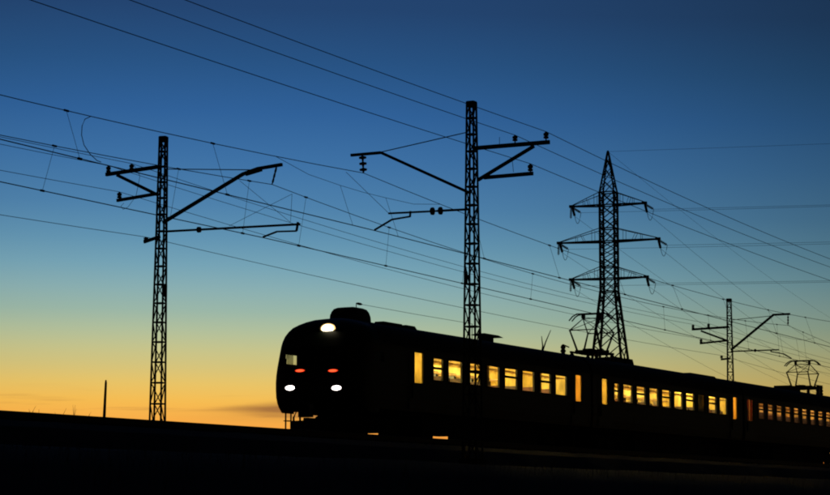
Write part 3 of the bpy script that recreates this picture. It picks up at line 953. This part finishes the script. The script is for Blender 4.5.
# near side apparatus leaves two slots of evening sky below the floor
under_boxes(car1, [(7.66, 10.3)], -1.5, -1.25, .1)
under_boxes(car1, [(10.35, 13.6), (13.65, 14.92)], -1.5, -.7, .1)
under_boxes(car1, [(5.15, 5.98)], -1.5, -1.2, .1)
under_boxes(car1, [(6.02, 7.62)], -1.48, -.9, .36)
under_boxes(car1, [(7.4, 9.8), (15.0, 15.3)], .7, 1.5, .15)

MB().box(19.0, 19.2, -1.35, 1.35, .12, 1.0).build('underfloor_box', 'under', car1)  # plate added only to block a stray slot of sky

# ---- second car, motor car with the raised pantograph near its front end
w2 = [(84.47, 85.04)] + [(85.5 + 1.556 * i, 85.5 + 1.556 * i + 1.1) for i in range(9)]
w2 = [(a - C2, c - C2) for a, c in w2]
d2_ = [(83.13 - C2, 83.8 - C2), (99.95 - C2, 100.6 - C2)]
car2, roof2, _, _ = make_car(C2, C3 - C2, 'second carriage, raised pantograph at its front end, bright yellow windows', w2, d2_, [.42, 0, .42, 0, .42, 0, .42, 0, .42, 0], 'tube_mid')
a_, c_ = w2[7]
MB().box(a_ + .02, c_ - .02, -1.70, -1.685, 2.3, 3.1).build('window_dimmer', 'dimming_sheet', car2)  # added sheet behind the pane that dims this window
p2 = pantograph(car2, 4.25, 6.29)
for x_ in (6.2, 7.4): MB().taper(x_ - .45, x_ + .45, -.55, .45, 4.2, 4.46, .05, .05).build('roof_resistor', 'roof_grey', car2)
for x_ in (1.75,): MB().lathe((x_, .3, 4.2), (x_, .3, 4.75), [(0, .08), (.2, .13), (.35, .08), (.5, .13), (.65, .08), (.8, .12), (1, .06)], 10).build('roof_insulator', 'porcelain', car2, True)
for x_ in (9.5, 11.5, 13.5, 15.5): roof_vent(car2, x_, .6, .9, .5, .12)
roof_vent(car2, 16.6, -.5, 3.6, .5, .1)
MB().tube([(1.75, .3, 4.75), (2.6, .4, 4.7)], .03, 6).build('roof_busbar', 'frame_dark', car2)
under_boxes(car2, [(5.4, 8.0), (8.1, 11.2), (11.3, 14.0)], -1.5, -.6, .14)
under_boxes(car2, [(5.6, 9.6), (9.9, 13.8)], .6, 1.5, .2)

# ---- third car, pantograph near its rear end, dimmer windows
w3 = [(103.88 + 1.475 * i - C3, 103.88 + 1.475 * i + .95 - C3) for i in range(10)]
d3 = [(102.1 - C3, 103.1 - C3), (119.6 - C3, 120.3 - C3)]
car3, roof3, _, _ = make_car(C3, 19.5, 'third carriage at the right edge, dimmer windows and distant pantograph', w3, d3, [.4] * 10, 'tube_dim')
for u_ in (.08, .56): MB().box(d3[0][0] + u_, d3[0][0] + u_ + .36, -1.70, -1.685, 2.1, 3.22).build('door_tint_sheet', 'door_tint_sheet', car3)  # added sheets that redden the light in this door window
p3 = pantograph(car3, 15.7, 6.12)
for x_ in (12.2, 13.2): MB().taper(x_ - .45, x_ + .45, -.5, .5, 4.2, 4.5, .05, .05).build('roof_resistor', 'roof_grey', car3)
for x_ in (17.6, 18.2): MB().lathe((x_, -.3, 4.2), (x_, -.3, 4.8), [(0, .08), (.2, .13), (.35, .08), (.5, .13), (.65, .08), (.8, .12), (1, .06)], 10).build('roof_insulator', 'porcelain', car3, True)
MB().tube([(17.0, -.3, 4.78), (18.5, -.3, 4.8)], .03, 6).build('roof_busbar', 'frame_dark', car3)
under_boxes(car3, [(5.4, 8.0), (8.1, 11.2), (11.3, 14.0)], -1.5, -.6, .14)
under_boxes(car3, [(5.6, 9.6), (9.9, 13.8)], .6, 1.5, .2)

# ------------------------------------------------------------------ small things beyond the line
def far_pt(px, depth): return ground_at(px, depth)
# weathered wooden post on the left
pb = far_pt(105, 110); top = ray(106, 380); k = 110 / Vector((FW.x, FW.y, 0)).normalized().dot(Vector((top.x, top.y, 0)))
zp = ZC + top.z * k
pl_ = MB().tube([(0, 0, -.5), tuple(RT * .06 + Vector((0, 0, zp * .45))), tuple(RT * .10 + Vector((0, 0, zp * .7))), tuple(RT * .17 + Vector((0, 0, zp - .15))), tuple(RT * .17 + Vector((0, 0, zp)))], [.085, .078, .085, .06, .035], 9)
o = pl_.build('wooden_post', 'wood', None)
o.location = pb
tag(o, 'slim weathered wooden post on the horizon left of the first mast', 'post')

def bare_tree(px, depth, top_y, label, seed, spread=.3):
    rnd = random.Random(seed)
    base = far_pt(px, depth)
    r = ray(px, top_y); kk = depth / Vector((FW.x, FW.y, 0)).normalized().dot(Vector((r.x, r.y, 0)))
    H = ZC + r.z * kk
    t = thing('bare_tree', base, label, 'tree')
    trunk = [Vector((0, 0, -.3))]
    for i in range(1, 9):
        trunk.append(Vector((rnd.uniform(-.08, .08) * i * .4, rnd.uniform(-.08, .08) * i * .4, H * .86 * i / 8)))
    MB().tube(trunk, [.26 - .026 * i for i in range(9)], 8).build('trunk', 'bark', t)
    cr_ = MB()
    def grow(p, d, L, r0, lv):
        q = p + d * L * .5 + Vector((rnd.uniform(-.1, .1), rnd.uniform(-.1, .1), 0)) * L
        e = q + (d + Vector((0, 0, .25))).normalized() * L * .5
        cr_.tube([p, q, e], [r0, r0 * .7, r0 * .35], 5, caps=False)
        if lv:
            for _ in range(3):
                dd = (d + Vector((rnd.uniform(-1, 1), rnd.uniform(-1, 1), rnd.uniform(0, .8))) * .6).normalized()
                grow(q if _ else e, dd, L * .55, r0 * .5, lv - 1)
    for i in range(7):
        u = .36 + .04 * i
        k_ = min(int(u / .86 * 8), 7)
        p = trunk[k_].lerp(trunk[k_ + 1], .5)
        a = i * 2.4
        grow(p, Vector((math.cos(a) * spread, math.sin(a) * spread, 1)).normalized(), H * .14, .06, 2)
    # leading twin twigs
    tp = trunk[-1]
    rt_ = RT
    cr_.tube([tp, tp + rt_ * .12 + Vector((0, 0, H * .06)), tp + rt_ * .05 + Vector((0, 0, H * .11))], [.06, .045, .02], 5)
    cr_.tube([tp + Vector((0, 0, .1)), tp + rt_ * .3 + Vector((0, 0, H * .08)), tp + rt_ * .62 + Vector((0, 0, H * .14))], [.06, .04, .02], 5)
    cr_.build('crown', 'bark', t)
bare_tree(540.5, 130, 330, 'bare twigs of a leafless tree showing above the first carriage roof', 5, .16)

def weed(px, depth, top_y, label, seed, n_=26):
    rnd = random.Random(seed)
    base = far_pt(px, depth)
    r = ray(px, top_y); kk = depth / Vector((FW.x, FW.y, 0)).normalized().dot(Vector((r.x, r.y, 0)))
    H = ZC + r.z * kk
    t = thing('bare_shrub', base, label, 'shrub', 'leafless shrubs along the far side of the bank')
    m_ = MB()
    for i in range(n_):
        a = rnd.uniform(0, 6.28); s_ = rnd.uniform(.02, .16)
        p = Vector((rnd.uniform(-.3, .3), rnd.uniform(-.3, .3), -.1))
        h_ = H * rnd.uniform(.55, 1)
        q = p + Vector((math.cos(a) * s_ * h_ * .5, math.sin(a) * s_ * h_ * .5, h_ * .6)); e = p + Vector((math.cos(a) * s_ * h_, math.sin(a) * s_ * h_, h_))
        m_.tube([p, q, e], [.03, .02, .006], 4, caps=False)
        for _ in range(4):
            b_ = rnd.uniform(0, 6.28)
            f_ = q.lerp(e, rnd.random())
            m_.tube([f_, f_ + Vector((math.cos(b_) * .3, math.sin(b_) * .3, .5))], [.012, .004], 4, caps=False)
    m_.build('stems', 'bark', t)
weed(38, 85, 404, 'faint leafless shrub peeping over the bank at the far left', 3)
weed(79, 90, 410.5, 'low leafless shrub tip just left of the wooden post', 4, 14)
